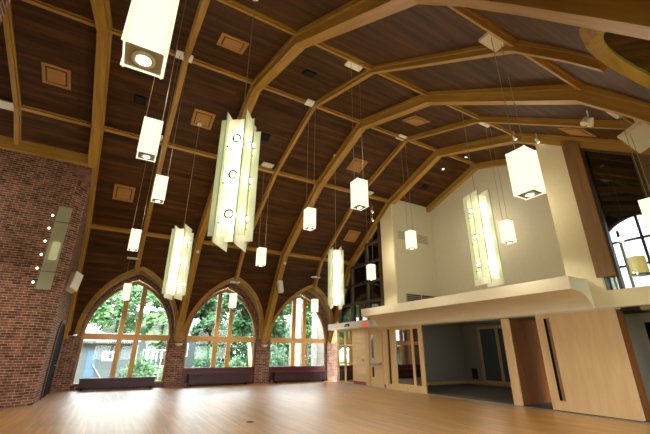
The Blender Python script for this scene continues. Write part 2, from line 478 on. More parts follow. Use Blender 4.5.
# brick piers and spandrel panels of the two long walls
mb = MB()
yb = YR+9.46
edges = [-1.62, WIN[0]-OUT_W, WIN[0]+OUT_W, WIN[1]-OUT_W, WIN[1]+OUT_W, WIN[2]-OUT_W, WIN[2]+OUT_W, 11.9]
for a, b in zip(edges[::2], edges[1::2]): mb.box(a-.18 if a > 0 else a, b+.18, yb, yb+.45, 0, 2.12)
for c in WIN: mb.box(c-OUT_W, c+OUT_W, YR+WG-.02, YR+WG+.2, 0, .14 if c < 1 else .70)
wb = struct(mb.build('wall_back', M['brick']))
mb = MB()
yn = YS(-1, 9.46)
for a, b in ((-5.8, -5.0), (-1.75, -1.05), (2.5, 3.2), (6.75, 7.5), (11.0, 11.5)): mb.box(a, b, yn-.45, yn, 0, 2.12)
for c in [-3.52]+WIN: mb.box(c-OUT_W, c+OUT_W, YS(-1, WG)-.2, YS(-1, WG)+.02, 0, .7)
struct(mb.build('wall_front', M['brick']))
# maroon panelling below the sills
for c in WIN[1:]:
    trim(bx(c-1.80, c+1.80, 19.06, 19.2, 0, .68).box(c-1.82, c+1.82, 19.02, 19.22, .68, .76).build('trim', M['maroon'], bevel=.012))
trim(bx(WIN[0]-1.80, WIN[0]+1.80, 19.06, 19.2, 0, .19).build('trim', M['maroon'], bevel=.012))

# left brick mass with a chamfered corner
mb = MB()
mb.prism([(-7, 14.12), (-2.0, 14.12), (-1.62, 14.5), (-1.62, 19.4), (-7, 19.4)], 0, 7.15, 'z')
mb.box(-7, -1.64, 14.12, 14.9, 7.15, 8.15)
wl = struct(mb.build('wall_left', M['brick']))
bx(-2.05, -1.615, 14.09, 14.6, 7.28, 7.42).box(-1.95, -1.60, 14.10, 14.6, 7.12, 7.28).box(-2.30, -1.70, 14.08, 14.5, 7.42, 7.62).box(-1.86, -1.64, 14.14, 14.55, 6.92, 7.12).build('chamfer_stop', M['brickstop'], wl)
struct(MB().prism([(-7, -1.2), (-1.75, -1.2), (-1.75, 4.55), (-7, 4.55)], 0, 7.4, 'z').build('wall_left_front', M['brick']))
struct(MB().prism([(YR+d, zc(d)) for d, _ in PROF[::-1]]+[(YS(-1, d), zc(d)) for d, _ in PROF[1:]]+[(-.7, 0), (19, 0)], -7.2, -7, 'x').build('wall_left_end', M['brick']))

# arched side door in the brick mass
d1 = struct(empty('door_1', (-1.62, 16.95, 0)))
def door_arch(w, h, zs, n=8):
    p = [(y, zs+z) for y, z in arch_pts(w, h, n)]
    return [(-w, 0)]+p+[(w, 0)]
a = door_arch(1.08, .85, 1.72); b = door_arch(.97, .72, 1.72)
mb = MB()
for k in range(len(a)-1):
    for x0 in (.05,):
        mb.poly([(x0, *a[k]), (x0, *b[k]), (x0, *b[k+1]), (x0, *a[k+1])])
    mb.poly([(.05, *a[k]), (0, *a[k]), (0, *a[k+1]), (.05, *a[k+1])])
    mb.poly([(.05, *b[k]), (.006, *b[k]), (.006, *b[k+1]), (.05, *b[k+1])])
mb.build('door_frame', M['maroon'], d1)
mb = MB(); mb.prism(b, .002, .02, 'x'); mb.build('door_leaf', M['black'], d1)
MB().tube([(.03, .5, 1.0), (.09, .5, 1.0), (.09, .62, 1.0)], .014).build('door_handle', M['steel'], d1)

# ------------------------------------------------------------------ right end wall with gallery
def ceil_poly(y0, y1, zlow, drop=-.05):
    ys = [y0]+[YR+k for k in (-7.2, -3.5, 0, 3.5, 7.2) if y0 < YR+k < y1]+[y1]
    return [(y0, zlow)]+[(y, zc(y-YR)-drop) for y in ys]+[(y1, zlow)]
mb = MB()
mb.prism(ceil_poly(12.82, 13.72, 2.9), XW, 14.0, 'x')
mb.prism(ceil_poly(4.66, 5.42, 3.41), XW, XW+.35, 'x'); mb.prism(ceil_poly(5.36, 5.44, 2.62), XW+.3, 14.0, 'x')
mb.box(XW, XW+.35, 4.56, 5.42, 2.62, 3.41); mb.box(XW, XW+.4, -1, 4.56, 2.62, 3.05)
struct(mb.build('wall_right', M['cream']))
struct(MB().prism(ceil_poly(5.3, 12.9, 2.9), 13.88, 14.08, 'x').build('wall_gallery', M['niche']))
# niche left return in the greyer tone
struct(MB().prism([(XW+.06, 3.0), (13.9, 3.0), (13.9, 8.98), (XW+.06, 8.98)], 12.80, 12.818, 'y').build('wall_gallery_side', M['niche']))
# balcony: fascia with a coved underside
pr_ = [(10.15, 3.41), (XW+.1, 3.41), (XW+.1, 2.62)]
for k in range(9):
    t = k/8*PI/2; pr_.append((XW-.06-(XW-.06-10.20)*(1-math.cos(t)), 2.62+.45*math.sin(t)))
pr_.append((10.15, 3.07))
struct(MB().prism(pr_, 4.91, 14.25, 'y').box(XW, 13.9, 5.3, 13.7, 3.0, 3.2).build('balcony', M['creamw']))
struct(bx(10.72, XW+.3, 14.2, 18.38, 2.66, 2.98).build('canopy', M['white'], bevel=.01))
struct(bx(XW-.055, XW+.5, 4.45, 14.3, 2.58, 2.63).build('trim_30', M['niche']))
# brown post, dark gallery window, cladding
struct(MB().prism([(4.22, 3.41), (4.66, 3.41), (4.66, 7.7), (4.22, 7.4)], XW-.05, XW+.3, 'x').build('trim_31', M['brownpost'], grain='z'))
struct(MB().prism([(-1, 2.62), (3.06, 2.62)]+[(y, zy(y)+.05) for y in (3.06, 2.3, 1.8, 1.3, .8, .3, -.3, -.6, -1)], XW+.01, XW+.2, 'x').box(XW, XW+.2, -1, 3.06, 2.6, 3.05).build('wall_cladding', M['cladding'], grain='z'))
w8 = struct(empty('window_8', (XW, 0, 0)))
zt = lambda y: zc(y-YR)-.35
mb = MB(); mb.prism([(3.08, 3.05), (4.22, 3.05), (4.22, zt(4.22)), (3.08, zt(3.08))], .10, .11, 'x'); mb.box(.10, .11, 4.2, 4.56, 3.05, 3.42); mb.build('glass', M['glassdk'], w8)
mb = MB()
for y0, y1 in ((3.06, 3.15), (4.16, 4.23)): mb.prism([(y0, 3.05), (y1, 3.05), (y1, zt(y1)), (y0, zt(y0))], .0, .16, 'x')
mb.prism([(3.08, zt(3.08)), (4.22, zt(4.22)), (4.22, zt(4.22)-.08), (3.08, zt(3.08)-.08)], .01, .15, 'x')
mb.build('frame', M['bronze'], w8)
# room added behind that window: dim walls, bright arched window
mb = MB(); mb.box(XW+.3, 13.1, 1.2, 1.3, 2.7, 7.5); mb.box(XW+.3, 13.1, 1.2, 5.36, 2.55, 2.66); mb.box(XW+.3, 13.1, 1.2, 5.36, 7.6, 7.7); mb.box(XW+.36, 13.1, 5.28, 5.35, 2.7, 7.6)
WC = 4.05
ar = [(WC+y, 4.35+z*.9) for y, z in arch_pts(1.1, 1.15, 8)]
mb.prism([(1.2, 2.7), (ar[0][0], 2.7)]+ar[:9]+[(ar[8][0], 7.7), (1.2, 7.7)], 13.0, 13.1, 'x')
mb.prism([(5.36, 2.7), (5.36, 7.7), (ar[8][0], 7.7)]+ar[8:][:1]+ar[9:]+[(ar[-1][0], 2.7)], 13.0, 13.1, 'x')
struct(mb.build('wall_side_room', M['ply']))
w9 = struct(empty('window_9', (13.05, WC, 0)))
mb = MB()
for y in (-1.1, -.55, 0, .55, 1.1): mb.box(-.03, .03, y-.03, y+.03, 2.7, 4.35+.9*(1.15-abs(y)*.8)+.06)
for z in (3.2, 3.95, 4.7): mb.box(-.03, .03, -1.1, 1.1, z-.03, z+.03)
mb.build('mullion', M['bronze'], w9)
mb = MB(); mb.poly([(0, -1.1, 2.7), (0, 1.1, 2.7), (0, 1.1, 4.35), (0, 0, 5.4), (0, -1.1, 4.35)]); mb.build('glass', M['glass'], w9)

# upper left curtain window beside the last rib
w10 = struct(empty('window_10', (XW, 0, 0)))
zt2 = lambda y: zc(y-YR)-.25
ys = [13.72, 14.6, 15.4, 16.2, 16.7, 17.2, 17.65, 18.1]
mb = MB(); mb.prism([(13.72, 2.98)]+[(y, zt2(y)) for y in ys]+[(18.1, 2.98)], .12, .13, 'x'); mb.build('glass', M['glassdk'], w10)
mb = MB()
for y, w in ((13.72, .28), (15.05, .12), (16.5, .12), (17.8, .14)): mb.box(0, .18, y, y+w, 2.98, max(3.0, zt2(y+w)))
for z in (3.95, 4.95, 5.95, 6.95):
    ye = min(18.1, YR+dz(z+.2)-.1); mb.box(.02, .16, 13.8, ye, z-.06, z+.06)
mb.build('frame', M['bronze'], w10)
# lower left glazed screen
w11 = struct(empty('window_11', (XW, 0, 0)))
mb = MB()
for y, w in ((16.48, .08), (17.28, .07), (18.0, .08)): mb.box(0, .12, y, y+w, 0, 2.66)
for z in (.0, .92, 1.82, 2.58): mb.box(.01, .11, 16.48, 18.08, z, z+.07)
mb.build('frame', M['jamb'], w11)
bx(.05, .06, 16.5, 18.05, .02, 2.6).build('glass', M['glassin'], w11)

# ground floor wall pieces
mb = MB(); mb.box(XW, XW+.2, 15.40, 16.48, 0, 2.66); mb.box(XW, XW+.2, 13.86, 14.02, 0, 2.66)
struct(mb.build('wall_boarding', M['palewood']))
struct(bx(XW-.015, XW+.1, 15.40, 16.50, 0, .16).box(XW-.015, XW+.1, 13.86, 14.02, 0, .16).build('baseboard_right', M['redbase'], bevel=.005))
# timber door with vision slots and panic bar
d2 = struct(empty('door_2', (XW, 0, 0)))
bx(-.03, .2, 15.10, 15.40, 0, 2.64).box(-.03, .2, 14.02, 14.12, 0, 2.64).box(-.03, .2, 14.12, 15.10, 2.54, 2.64).build('door_frame', M['jamb'], d2, grain='z', bevel=.008)
lf = bx(.02, .08, 14.12, 15.10, .0, 2.54).build('door_leaf', M['jamb'], d2, grain='z')
for z0, z1 in ((1.25, 2.3), (.42, .85)):
    bx(.012, .03, 14.78, 14.92, z0, z1).build('vision_panel', M['dark'] if z0 < 1 else M['winglass'], lf)
bx(-.07, -.03, 14.18, 15.0, .97, 1.07).box(-.04, .03, 14.2, 14.3, .95, 1.09).box(-.04, .03, 14.88, 14.98, .95, 1.09).build('panic_bar', M['steel'], d2, bevel=.01)
# sliding glazed door
d3 = struct(empty('door_3', (XW, 0, 0)))
bx(-.06, .1, 13.62, 13.84, 0, 2.62).box(-.06, .1, 13.18, 13.42, 0, 2.62).box(-.06, .1, 13.42, 13.62, 2.5, 2.62).box(-.06, .1, 13.42, 13.62, 0, .2).build('side_frame', M['jamb'], d3, grain='z', bevel=.006)
bx(.0, .04, 13.4, 13.64, .2, 2.5).build('side_panel', M['bronze'], d3)
bx(-.10, -.02, 13.0, 13.18, 0, 2.6).box(-.10, -.02, 11.36, 11.56, 0, 2.6).box(-.10, -.02, 11.56, 13.0, 2.44, 2.6).box(-.10, -.02, 11.56, 13.0, 0, .26).box(-.10, -.02, 11.9, 12.0, .26, 2.44).build('door_frame', M['jamb'], d3, grain='z', bevel=.006)
bx(-.065, -.055, 11.5, 13.05, .2, 2.5).build('glass', M['glassin'], d3)
# floor track along the opening
struct(bx(XW-.16, XW+.02, 4.3, 18.1, 0, .012).build('trim_32', M['steel']))

# folding partition panels
t = thing('partition_panel', 'tall maple partition panel folded back end-on to the opening, narrow pale edge forward', 'partition', (XW, 7.65, 0))
bx(-.02, .06, -.17, .09, .02, 2.56).build('front_edge', M['maple'], t, grain='z', bevel=.005)
bx(.06, 2.2, -.16, .04, .02, 2.56).build('panel_face', M['mapleshade'], t, grain='z')
t = thing('partition_panel', 'wide maple partition panel with a long black pull slot, nearest the right edge', 'partition', (XW, 5.5, 0))
bx(-.06, .12, -1.0, 1.04, .03, 2.58).build('panel_face', M['maple'], t, grain='z', bevel=.006)
bx(-.066, .0, .72, .80, .28, 2.46).build('pull_slot', M['black'], t)
bx(-.070, .0, .64, .72, .28, 2.46).build('slot_liner', M['brownpost'], t)
bx(.12, .5, -1.0, -.95, .03, 2.58).build('end_return', M['mapleshade'], t, grain='z')

# rooms behind the opening
mb = MB(); mb.box(XW+.25, 17, 14.2, 14.35, 0, 3.1); mb.box(16.8, 17, 6.8, 14.3, 0, 3.1); mb.box(XW+2.3, 17, 6.75, 6.85, 0, 3.1)
struct(mb.build('wall_meeting_room', M['greywall']))
mb = MB(); mb.box(12.6, 12.75, 3.3, 6.8, 0, 3.0); mb.box(12.6, 12.75, -1, 3.35, 0, 3.0); mb.box(XW, 12.7, -1.2, -1.0, 0, 3); mb.box(XW+.1, XW+.25, -1.0, 2.0, 0, 2.62)
struct(mb.build('wall_corridor', M['greywall']))
struct(bx(XW+.2, 17, 4.0, 14.3, 2.9, 3.0).box(XW+.2, 12.8, -1, 4.0, 2.62-.1, 2.64).build('ceiling_meeting_room', M['greywall']))
struct(bx(XW+.02, 17, -1, 14.3, -.08, -.002).build('floor_carpet', M['carpet']))
struct(bx(16.72, 16.8, 8.0, 14.2, 0, .14).box(XW+.4, 16.8, 14.12, 14.2, 0, .14).build('baseboard_meeting_room', M['jamb'], grain='y'))
d4 = struct(empty('door_4', (16.75, 0, 0)))
bx(-.03, .03, 12.95, 13.1, 0, 2.75).box(-.03, .03, 11.9, 12.05, 0, 2.75).box(-.03, .03, 10.5, 10.65, 0, 2.75).box(-.025, .025, 10.5, 13.1, 2.65, 2.78).box(-.025, .025, 10.5, 13.1, 0, .22).build('door_frame', M['jamb'], d4, grain='z')
bx(-.005, .0, 10.6, 13.0, .2, 2.7).build('glass', M['winglass'], d4)
bx(-.06, -.03, 13.0, 13.06, .95, 1.15).build('door_handle', M['steel'], d4)
d5 = struct(empty('door_5', (12.6, 0, 0)))
bx(-.04, 0, 4.45, 4.58, 0, 2.4).box(-.04, 0, 3.3, 3.42, 0, 2.4).box(-.03, -.005, 3.3, 4.58, 2.3, 2.42).build('door_frame', M['greywall'], d5)
bx(-.02, .0, 3.42, 4.45, .02, 2.3).build('door_leaf', M['black'], d5)
MB().tube([(-.03, 4.3, 1.0), (-.08, 4.3, 1.0), (-.08, 4.18, 1.0)], .012).build('door_handle', M['steel'], d5)
t = thing('wall_vent', 'small dark louvred vent low on the back room wall beside the glass door', 'vent', (16.78, 13.62, .5))
bx(-.03, 0, -.16, .16, -.25, .25).build('vent_frame', M['dark'], t); mb = MB()
for k in range(7): mb.box(-.045, -.03, -.13, .13, -.21+k*.065, -.18+k*.065)
mb.build('louvre', M['bronze'], t)

# vents in the gallery side wall
for lab, x0, x1, z0, z1 in (('wide grey air grille high on the gallery side wall', 11.40, 13.50, 6.72, 7.18), ('wide dark air grille just above the balcony edge', 11.7, 13.6, 3.55, 4.1)):
    t = thing('air_grille', lab, 'vent', ((x0+x1)/2, 12.80, (z0+z1)/2)); w = (x1-x0)/2; h = (z1-z0)/2
    bx(-w, w, -.03, 0, -h, h).build('grille_frame', M['niche'] if z0 > 5 else M['greywall'], t); mb = MB()
    for k in range(6): mb.box(-w+.05, w-.05, -.04, -.03, -h+.03+k*h*.32, -h+.03+k*h*.32+h*.16)
    mb.build('louvre', M['greywall'] if z0 > 5 else M['dark'], t)
    bx(-.02, .02, -.045, -.03, -h, h).build('divider', M['niche'], t)

# ------------------------------------------------------------------ lights: box pendants
def pendant(label, loc, ceil_z):
    t = thing('pendant_lamp', label, 'pendant lamp', loc, group='white glass box pendants hung in rows')
    s, h = .13, .67
    shade = MB()
    shade.box(-s-.02, s+.02, -s-.008, -s+.002, 0, h); shade.box(-s-.02, s+.02, s-.002, s+.008, 0, h)
    shade.box(-s-.008, -s+.002, -s-.02, s+.02, 0, h); shade.box(s-.002, s+.008, -s-.02, s+.02, 0, h)
    shade.box(-s, s, -s, s, h-.02, h-.012)
    sh = shade.build('shade', M['opal'], t)
    ed = MB()
    for sx in (-1, 1):
        for sy in (-1, 1): ed.box(sx*s-.009, sx*s+.009, sy*s-.009, sy*s+.009, -.004, h+.004)
    ed.build('shade_edge', M['opaledge'], sh)
    bx(-s+.004, s-.004, -s+.004, s-.004, .012, .03).build('bottom_plate', M['plate'], t)
    ring = MB().lathe([(.08, .012), (.08, -.006), (.055, -.006), (.055, .012)], 20).build('downlight_ring', M['lampring'], t, smooth=False)
    MB().lathe([(.05, .006), (.045, -.009), (.0001, -.012)], 16).build('downlight_lens', M['bulb'], ring)
    L = ceil_z-loc[2]
    for sx in (-1, 1): MB().tube([(sx*s, 0, h-.02), (sx*s, 0, L-.06)], .006, 5).build('wire', M['wire'], t)
    bx(-.24, .24, -.16, .16, L-.09, L-.03).build('ceiling_plate', M['white'], t, bevel=.008)
    return t
PEND = [
 ((-.15, 2.45, 3.51), 'largest hanging white glass box pendant, cut by the top edge at upper left'),
 ((-.01, 6.03, 4.55), 'white glass box pendant hanging second in the left row, below the largest one'),
 ((.44, 9.42, 5.1), 'white glass box pendant third along the left row, hung from the ridge'),
 ((.14, 12.73, 4.55), 'white glass box pendant fourth along the left row, left of the slim glass chandelier'),
 ((.28, 17.3, 3.5), 'small white box pendant hanging in front of the leftmost arched window'),
 ((4.9, 17.6, 3.5), 'small white box pendant hanging in front of the middle arched window'),
 ((4.46, 12.7, 4.55), 'white box pendant low above the middle window, right of the big glass chandelier'),
 ((4.82, 9.41, 5.1), 'white box pendant above the gap between middle and right windows'),
 ((4.44, 6.17, 4.6), 'white box pendant in mid air near the photo centre, above the distant glass chandelier'),
 ((4.69, 2.5, 3.55), 'large white box pendant hanging before the cream gallery wall at right'),
 ((9.24, 17.25, 3.5), 'small white box pendant hanging in front of the right arched window'),
 ((9.7, 12.77, 4.55), 'small white box pendant before the tall dark mullioned window'),
 ((9.11, 9.47, 5.1), 'white box pendant before the gallery side wall with the air grille'),
 ((9.74, 6.07, 4.55), 'white box pendant beside the chandelier on the cream gallery wall'),
 ((8.38, 2.30, 3.55), 'white box pendant cut by the right edge of the photo'),
]
for loc, lab in PEND: pendant(lab, loc, zy(loc[1]))

# lamp added behind the dark gallery window
t = thing('pendant_lamp', 'yellowish lamp shade hanging behind the dark gallery window', 'pendant lamp', (12.5, 4.16, 3.55))
MB().lathe([(.2, 0), (.2, .5)], 20).build('lamp_shade', M['shade'], t, smooth=False)
MB().lathe([(.206, -.02), (.206, .03)], 20).build('shade_rim', M['bronze'], t)
MB().tube([(0, 0, .5), (0, 0, 4.0)], .006, 5).build('wire', M['wire'], t)

# frosted glass chandeliers
def chandelier(label, loc, ceil_z, H=2.2, ang=0):
    t = thing('glass_chandelier', label, 'chandelier', loc, (0, 0, ang), group='tall frosted glass chandeliers')
    q = .19
    lay = [(0, .10, H-.06), (1, -.04, H+.06), (2, .10, H-.10), (3, -.02, H+.02)]
    for k, z0, z1 in lay:
        R = Matrix.Rotation(k*PI/2, 4, 'Z'); w = .56; q = .16
        p = MB().box(-q-.13, -q-.13+w, -q-.006, -q+.006, z0, z1, R).build('glass_panel', M['green'], t)
        MB().box(-q-.13-.004, -q-.13+.004, -q-.009, -q+.009, z0, z1, R).box(-q-.13+w-.004, -q-.13+w+.004, -q-.009, -q+.009, z0, z1, R).build('panel_edge', M['greenedge'], p)
        for z in (.42, 1.08, 1.74):
            b = MB().lathe([(.07, -.01), (.08, .025), (.062, .04), (.04, .005)], 12, R @ Matrix.Translation((.02, -q-.035, z)) @ Matrix.Rotation(PI/2, 4, 'X')).build('lamp_holder', M['chrome'], t, smooth=True)
            MB().lathe([(.02, .0), (.042, .02), (.036, .05), (.0001, .065)], 10, R @ Matrix.Translation((.02, -q-.03, z)) @ Matrix.Rotation(PI/2, 4, 'X')).build('bulb', M['bulb'], b, smooth=True)
            for sx in (-.14, .16):
                MB().lathe([(.013, 0), (.013, .018)], 6, R @ Matrix.Translation((sx, -q-.006, z-.12)) @ Matrix.Rotation(PI/2, 4, 'X')).build('fixing_stud', M['dark'], b)
    MB().box(-.022, .022, -.022, .022, .15, H-.05).build('glow_rod', M['bulbglow'], t)  # added glowing rod, stands in for the soft glow of the bulbs
    L = ceil_z-loc[2]
    MB().tube([(0, 0, H-.12), (0, 0, L-.05)], .008, 6).build('wire', M['wire'], t)
    MB().lathe([(.08, L-.07), (.08, L-.02)], 12).build('ceiling_plate', M['white'], t)
    return t
CH = [((1.32, 5.2, 3.0), 'largest tall green glass chandelier hanging at upper left of centre', -.62),
      ((1.44, 11.7, 3.0), 'slim lit glass chandelier hanging between left and middle windows', -.55),
      ((6.94, 11.31, 3.0), 'small distant glass chandelier hanging beside the right arched window', -.35),
      ((7.3, 5.2, 2.98), 'tall glass chandelier hanging before the cream gallery wall', -.25)]
for loc, lab, a in CH: chandelier(lab, loc, zc(loc[1]-YR), ang=a)

# glass sconce on the brick face
t = thing('wall_sconce', 'tall glass panel wall sconce with a row of small bulbs on the brick wall', 'wall light', (-2.06, 14.02, 3.28))
p = bx(-.19, .19, -.012, 0, 0, 2.75).build('glass_panel', frosted('sconce_glass', (196, 200, 170), .45, .06, (230, 228, 180)), t)
for z in (.55, 2.2): bx(-.2, .2, -.02, -.012, z, z+.02).build('clip_bar', M['chrome'], p)
bx(-.1, .12, .02, .08, .95, 1.55).build('light_core', emitter('sconce_core', (255, 240, 190), .9), t)
for k in range(6):
    h = MB().tube([(-.19, .05, .2+k*.44), (-.27, .0, .2+k*.44)], .014, 6).build('lamp_arm', M['chrome'], t)
    MB().lathe([(.02, -.03), (.035, 0), (.02, .03), (.0001, .035)], 10, Matrix.Translation((-.29, -.01, .2+k*.44))).build('bulb', M['spotlit'], h, smooth=True)

# ------------------------------------------------------------------ ceiling fittings
def on_slope(d, x):
    """location and rotation of a fitting lying on the boards at ridge offset d (signed), position x"""
    a = slope(abs(d)); return (x, YR+d, zc(d)), (-a if d > 0 else a, 0, 0)
VENT = [(-2.81, 11.51, 'tan square ceiling vent nearest the top left corner'), (1.5, 11.49, 'tan square ceiling vent left of the largest chandelier'),
        (-.53, 15.13, 'tan square ceiling vent above the leftmost window'), (1.47, 7.68, 'tan square ceiling vent directly above the largest chandelier'),
        (8.24, 7.79, 'tan square ceiling vent right of the centre ridge plate'), (8.19, 11.48, 'tan square ceiling vent behind the wires of the central pendant'),
        (10.33, 15.15, 'tan square ceiling vent low beside the last rib, left of the cream wall'), (10.41, 3.89, 'tan square ceiling vent above the dark gallery window')]
for x, y, lab in VENT:
    loc, rot = on_slope(y-YR, x)
    t = thing('ceiling_vent', lab, 'vent', loc, rot, 'square vents in the boarded ceiling')
    w = .36
    bx(-w, w, -w, -w+.09, -.04, .01).box(-w, w, w-.09, w, -.04, .01).box(-w, -w+.09, -w+.09, w-.09, -.04, .01).box(w-.09, w, -w+.09, w-.09, -.04, .01).build('vent_frame', M['tan'], t, grain='x')
    bx(-w+.08, w-.08, -w+.08, w-.08, -.012, .005).build('vent_gap', M['tandk'], t)
    bx(-.235, .235, -.235, .235, -.05, -.012).build('vent_cover', M['tan'], t, grain='x')
GR = [(-.54, 11.48, 'black square speaker grille on the ceiling behind the second left pendant'), (3.77, 7.61, 'black square speaker grille between the second and third ribs near the top'),
      (3.84, 11.46, 'black square speaker grille just right of the largest chandelier'), (12.35, 11.54, 'black square speaker grille on the ceiling by the cream gable')]
for x, y, lab in GR:
    loc, rot = on_slope(y-YR, x)
    t = thing('speaker_grille', lab, 'speaker', loc, rot, 'black speaker grilles in the ceiling')
    bx(-.17, .17, -.17, .17, -.03, .01).build('grille_frame', M['black'], t, bevel=.006)
    mb = MB()
    for k in range(6): mb.box(-.14, .14, -.135+k*.05, -.11+k*.05, -.036, -.03)
    mb.build('grille_face', M['dark'], t)
loc, rot = on_slope(13.0-YR, -4.13)
# extra plate on the left rib (its lamp hangs outside the picture)
t = thing('junction_plate', 'white rectangular plate on the ceiling at the far left edge', 'ceiling plate', loc, rot)
bx(-.22, .22, -.16, .16, -.14, -.09).build('cover', M['white'], t, bevel=.008); bx(-.1, .1, -.07, .07, -.09, -.03).build('base', M['bronze'], t)
# small sensors on the ribs
for x, lab in ((2.78, 'small white disc sensor on the rib between left and middle windows'), (7.1, 'small white disc sensor on the rib above the white loudspeaker')):
    T = Matrix.Translation((x, 16.55, 5.75)) @ Matrix.Rotation(-.9, 4, 'X')
    o = MB().lathe([(.07, .03), (.075, -.02), (.05, -.06), (.0001, -.065)], 14, T).build('smoke_sensor', M['offwhite'], smooth=True); tag(o, lab, 'sensor')

def speaker_box(name, label, loc, rot, sx, sy, sz, bracket):
    t = thing(name, label, 'speaker', loc, rot)
    bx(-sx, sx, -sy, sy, -sz, sz).build('cabinet', M['offwhite'], t, bevel=.02)
    bx(-sx+.03, sx-.03, -sy-.012, -sy, -sz+.03, sz-.03).build('front_grille', M['white'], t, bevel=.006)
    MB().tube([(0, sy, 0), bracket], .025, 8).build('bracket', M['offwhite'], t)
    return t
speaker_box('wall_speaker', 'upright white loudspeaker fixed on the rib between middle and right windows', (7.1, 17.0, 4.62), (-.35, 0, 0), .13, .1, .32, (0, .28, 0))
speaker_box('wall_speaker', 'pale tilted loudspeaker bracketed to the brick corner above the dark arched door', (-1.46, 15.5, 3.80), (-.30, .38, .7), .17, .13, .36, (-.1, .42, -.1))
speaker_box('wall_speaker', 'large flat white loudspeaker panel hung from the ceiling at the right edge', (9.0, 2.22, 5.82), (1.2, 0, .05), .56, .04, .32, (-.3, .25, .1))

# small spotlights by the last rib
def spot(label, loc, tgt, up):
    t = thing('spotlight', label, 'spotlight', loc, group='small white spotlights')
    d = Vector(tgt).normalized(); q = d.to_track_quat('Z', 'Y').to_matrix().to_4x4()
    MB().lathe([(.05, -.10), (.055, .06), (.045, .06)], 12, q).build('lamp_head', M['white'], t, smooth=False)
    MB().lathe([(.042, .062), (.0001, .075)], 12, q).build('lens', M['spotlit'], t)
    MB().tube([(0, 0, 0), (0, 0, up)], .012, 6).build('stem', M['white'], t)
    return t
for lab, x, y in (('upper of two white spotlights on the ceiling left of the cream wall', 10.45, 13.45), ('lower of two white spotlights on the ceiling left of the cream wall', 10.75, 13.85),
                  ('small spotlight on the last rib left of the large right pendant', 10.9, 5.9), ('small spotlight on the last rib behind the large right pendant wires', 11.0, 5.25)):
    z = zc(y-YR); spot(lab, (x, y, z-.30), (.4, -.3, -1), .3)
t = spot('white twin spotlight fixed under the third rib at upper right', (7.12, 2.42, 5.55), (.6, .5, -.8), .28)
q = Vector((-.6, .2, -.8)).to_track_quat('Z', 'Y').to_matrix().to_4x4()
MB().lathe([(.05, -.10), (.055, .06), (.045, .06)], 12, Matrix.Translation((-.1, .05, .02)) @ q).build('lamp_head', M['white'], t)
for lab, x, y in (('left of two tiny recessed downlights above the gallery', 12.36, 10.31), ('right of two tiny recessed downlights above the gallery', 12.64, 9.17)):
    loc, rot = on_slope(y-YR, x)
    t = thing('recessed_downlight', lab, 'downlight', loc, rot)
    MB().lathe([(.07, 0), (.07, -.02), (.05, -.02), (.05, 0)], 14, closed=True).build('trim_ring', M['white'], t); MB().lathe([(.045, -.012), (.0001, -.016)], 12).build('lens', M['spotlit'], t)

# exit sign and emergency light on the white canopy
t = thing('exit_sign', 'red lit EXIT lettering on the white canopy above the timber door', 'exit sign', (10.70, 14.75, 2.79))
bx(0, .02, -.22, .22, -.12, .12).build('sign_plate', M['white'], t)
cu = bpy.data.curves.new('exit_letters', 'FONT'); cu.body = 'EXIT'; cu.size = .21; cu.align_x = 'CENTER'; cu.align_y = 'CENTER'; cu.extrude = .004; cu.offset = .006
tmp = bpy.data.objects.new('letters_curve', cu); C.objects.link(tmp)
me = bpy.data.meshes.new_from_object(tmp.evaluated_get(bpy.context.evaluated_depsgraph_get())); bpy.data.objects.remove(tmp)
o = bpy.data.objects.new('lettering', me); C.objects.link(o); me.materials.clear(); me.materials.append(M['red']); o.parent = t; o.location = (-.006, 0, 0); o.rotation_euler = (PI/2, 0, -PI/2)
t = thing('emergency_light', 'dark twin-head emergency light under the white canopy end', 'emergency light', (10.70, 16.3, 2.82))
bx(-.05, 0.02, -.16, .16, -.05, .07).build('housing', M['dark'], t, bevel=.01)
for sy in (-1, 1): MB().lathe([(.03, 0), (.055, .08), (.0001, .085)], 12, Matrix.Translation((-.05, sy*.1, -.02)) @ Matrix.Rotation(-PI/2-.4, 4, 'Y')).build('lamp_head', M['plate'], t)
t = thing('wall_switch', 'small switch plate on the pale boarding beside the timber door', 'switch', (XW, 15.62, 1.12))
bx(-.015, 0, -.05, .05, -.08, .08).build('cover_plate', M['steel'], t); bx(-.022, -.015, -.02, .02, -.03, .03).build('rocker', M['dark'], t)

# pier lights, floor outlet
for x, lab in ((2.88, 'small white bowl uplight on the brick pier between left and middle windows'), (7.12, 'small white bowl uplight on the brick pier between middle and right windows')):
    t = thing('pier_uplight', lab, 'wall light', (x, yb-.01, 1.80), group='bowl uplights on the brick piers')
    MB().lathe([(.03, -.07), (.12, -.03), (.17, .04), (.16, .05), (.10, .0), (.0001, -.02)], 18, Matrix.Translation((0, -.17, 0))).build('bowl', M['offwhite'], t, smooth=True)
    bx(-.05, .05, -.05, 0, -.07, .02).build('backplate', M['bronze'], t)
    struct(bx(-.2, .2, -.32, .0, .28, .42).box(-.16, .16, -.24, 0, .16, .28).box(-.11, .11, -.16, 0, .08, .16).build('corbel_bracket', M['ribdark'], None, loc=(x, yb, 1.82)))
t = thing('floor_outlet', 'small dark round outlet cover set in the oak floor', 'floor outlet', (3.13, 8.9, 0))
MB().lathe([(.09, 0), (.085, .006)], 20).build('cover', M['bronze'], t); bx(-.05, .05, -.03, .03, .006, .009).build('flap', M['black'], t)

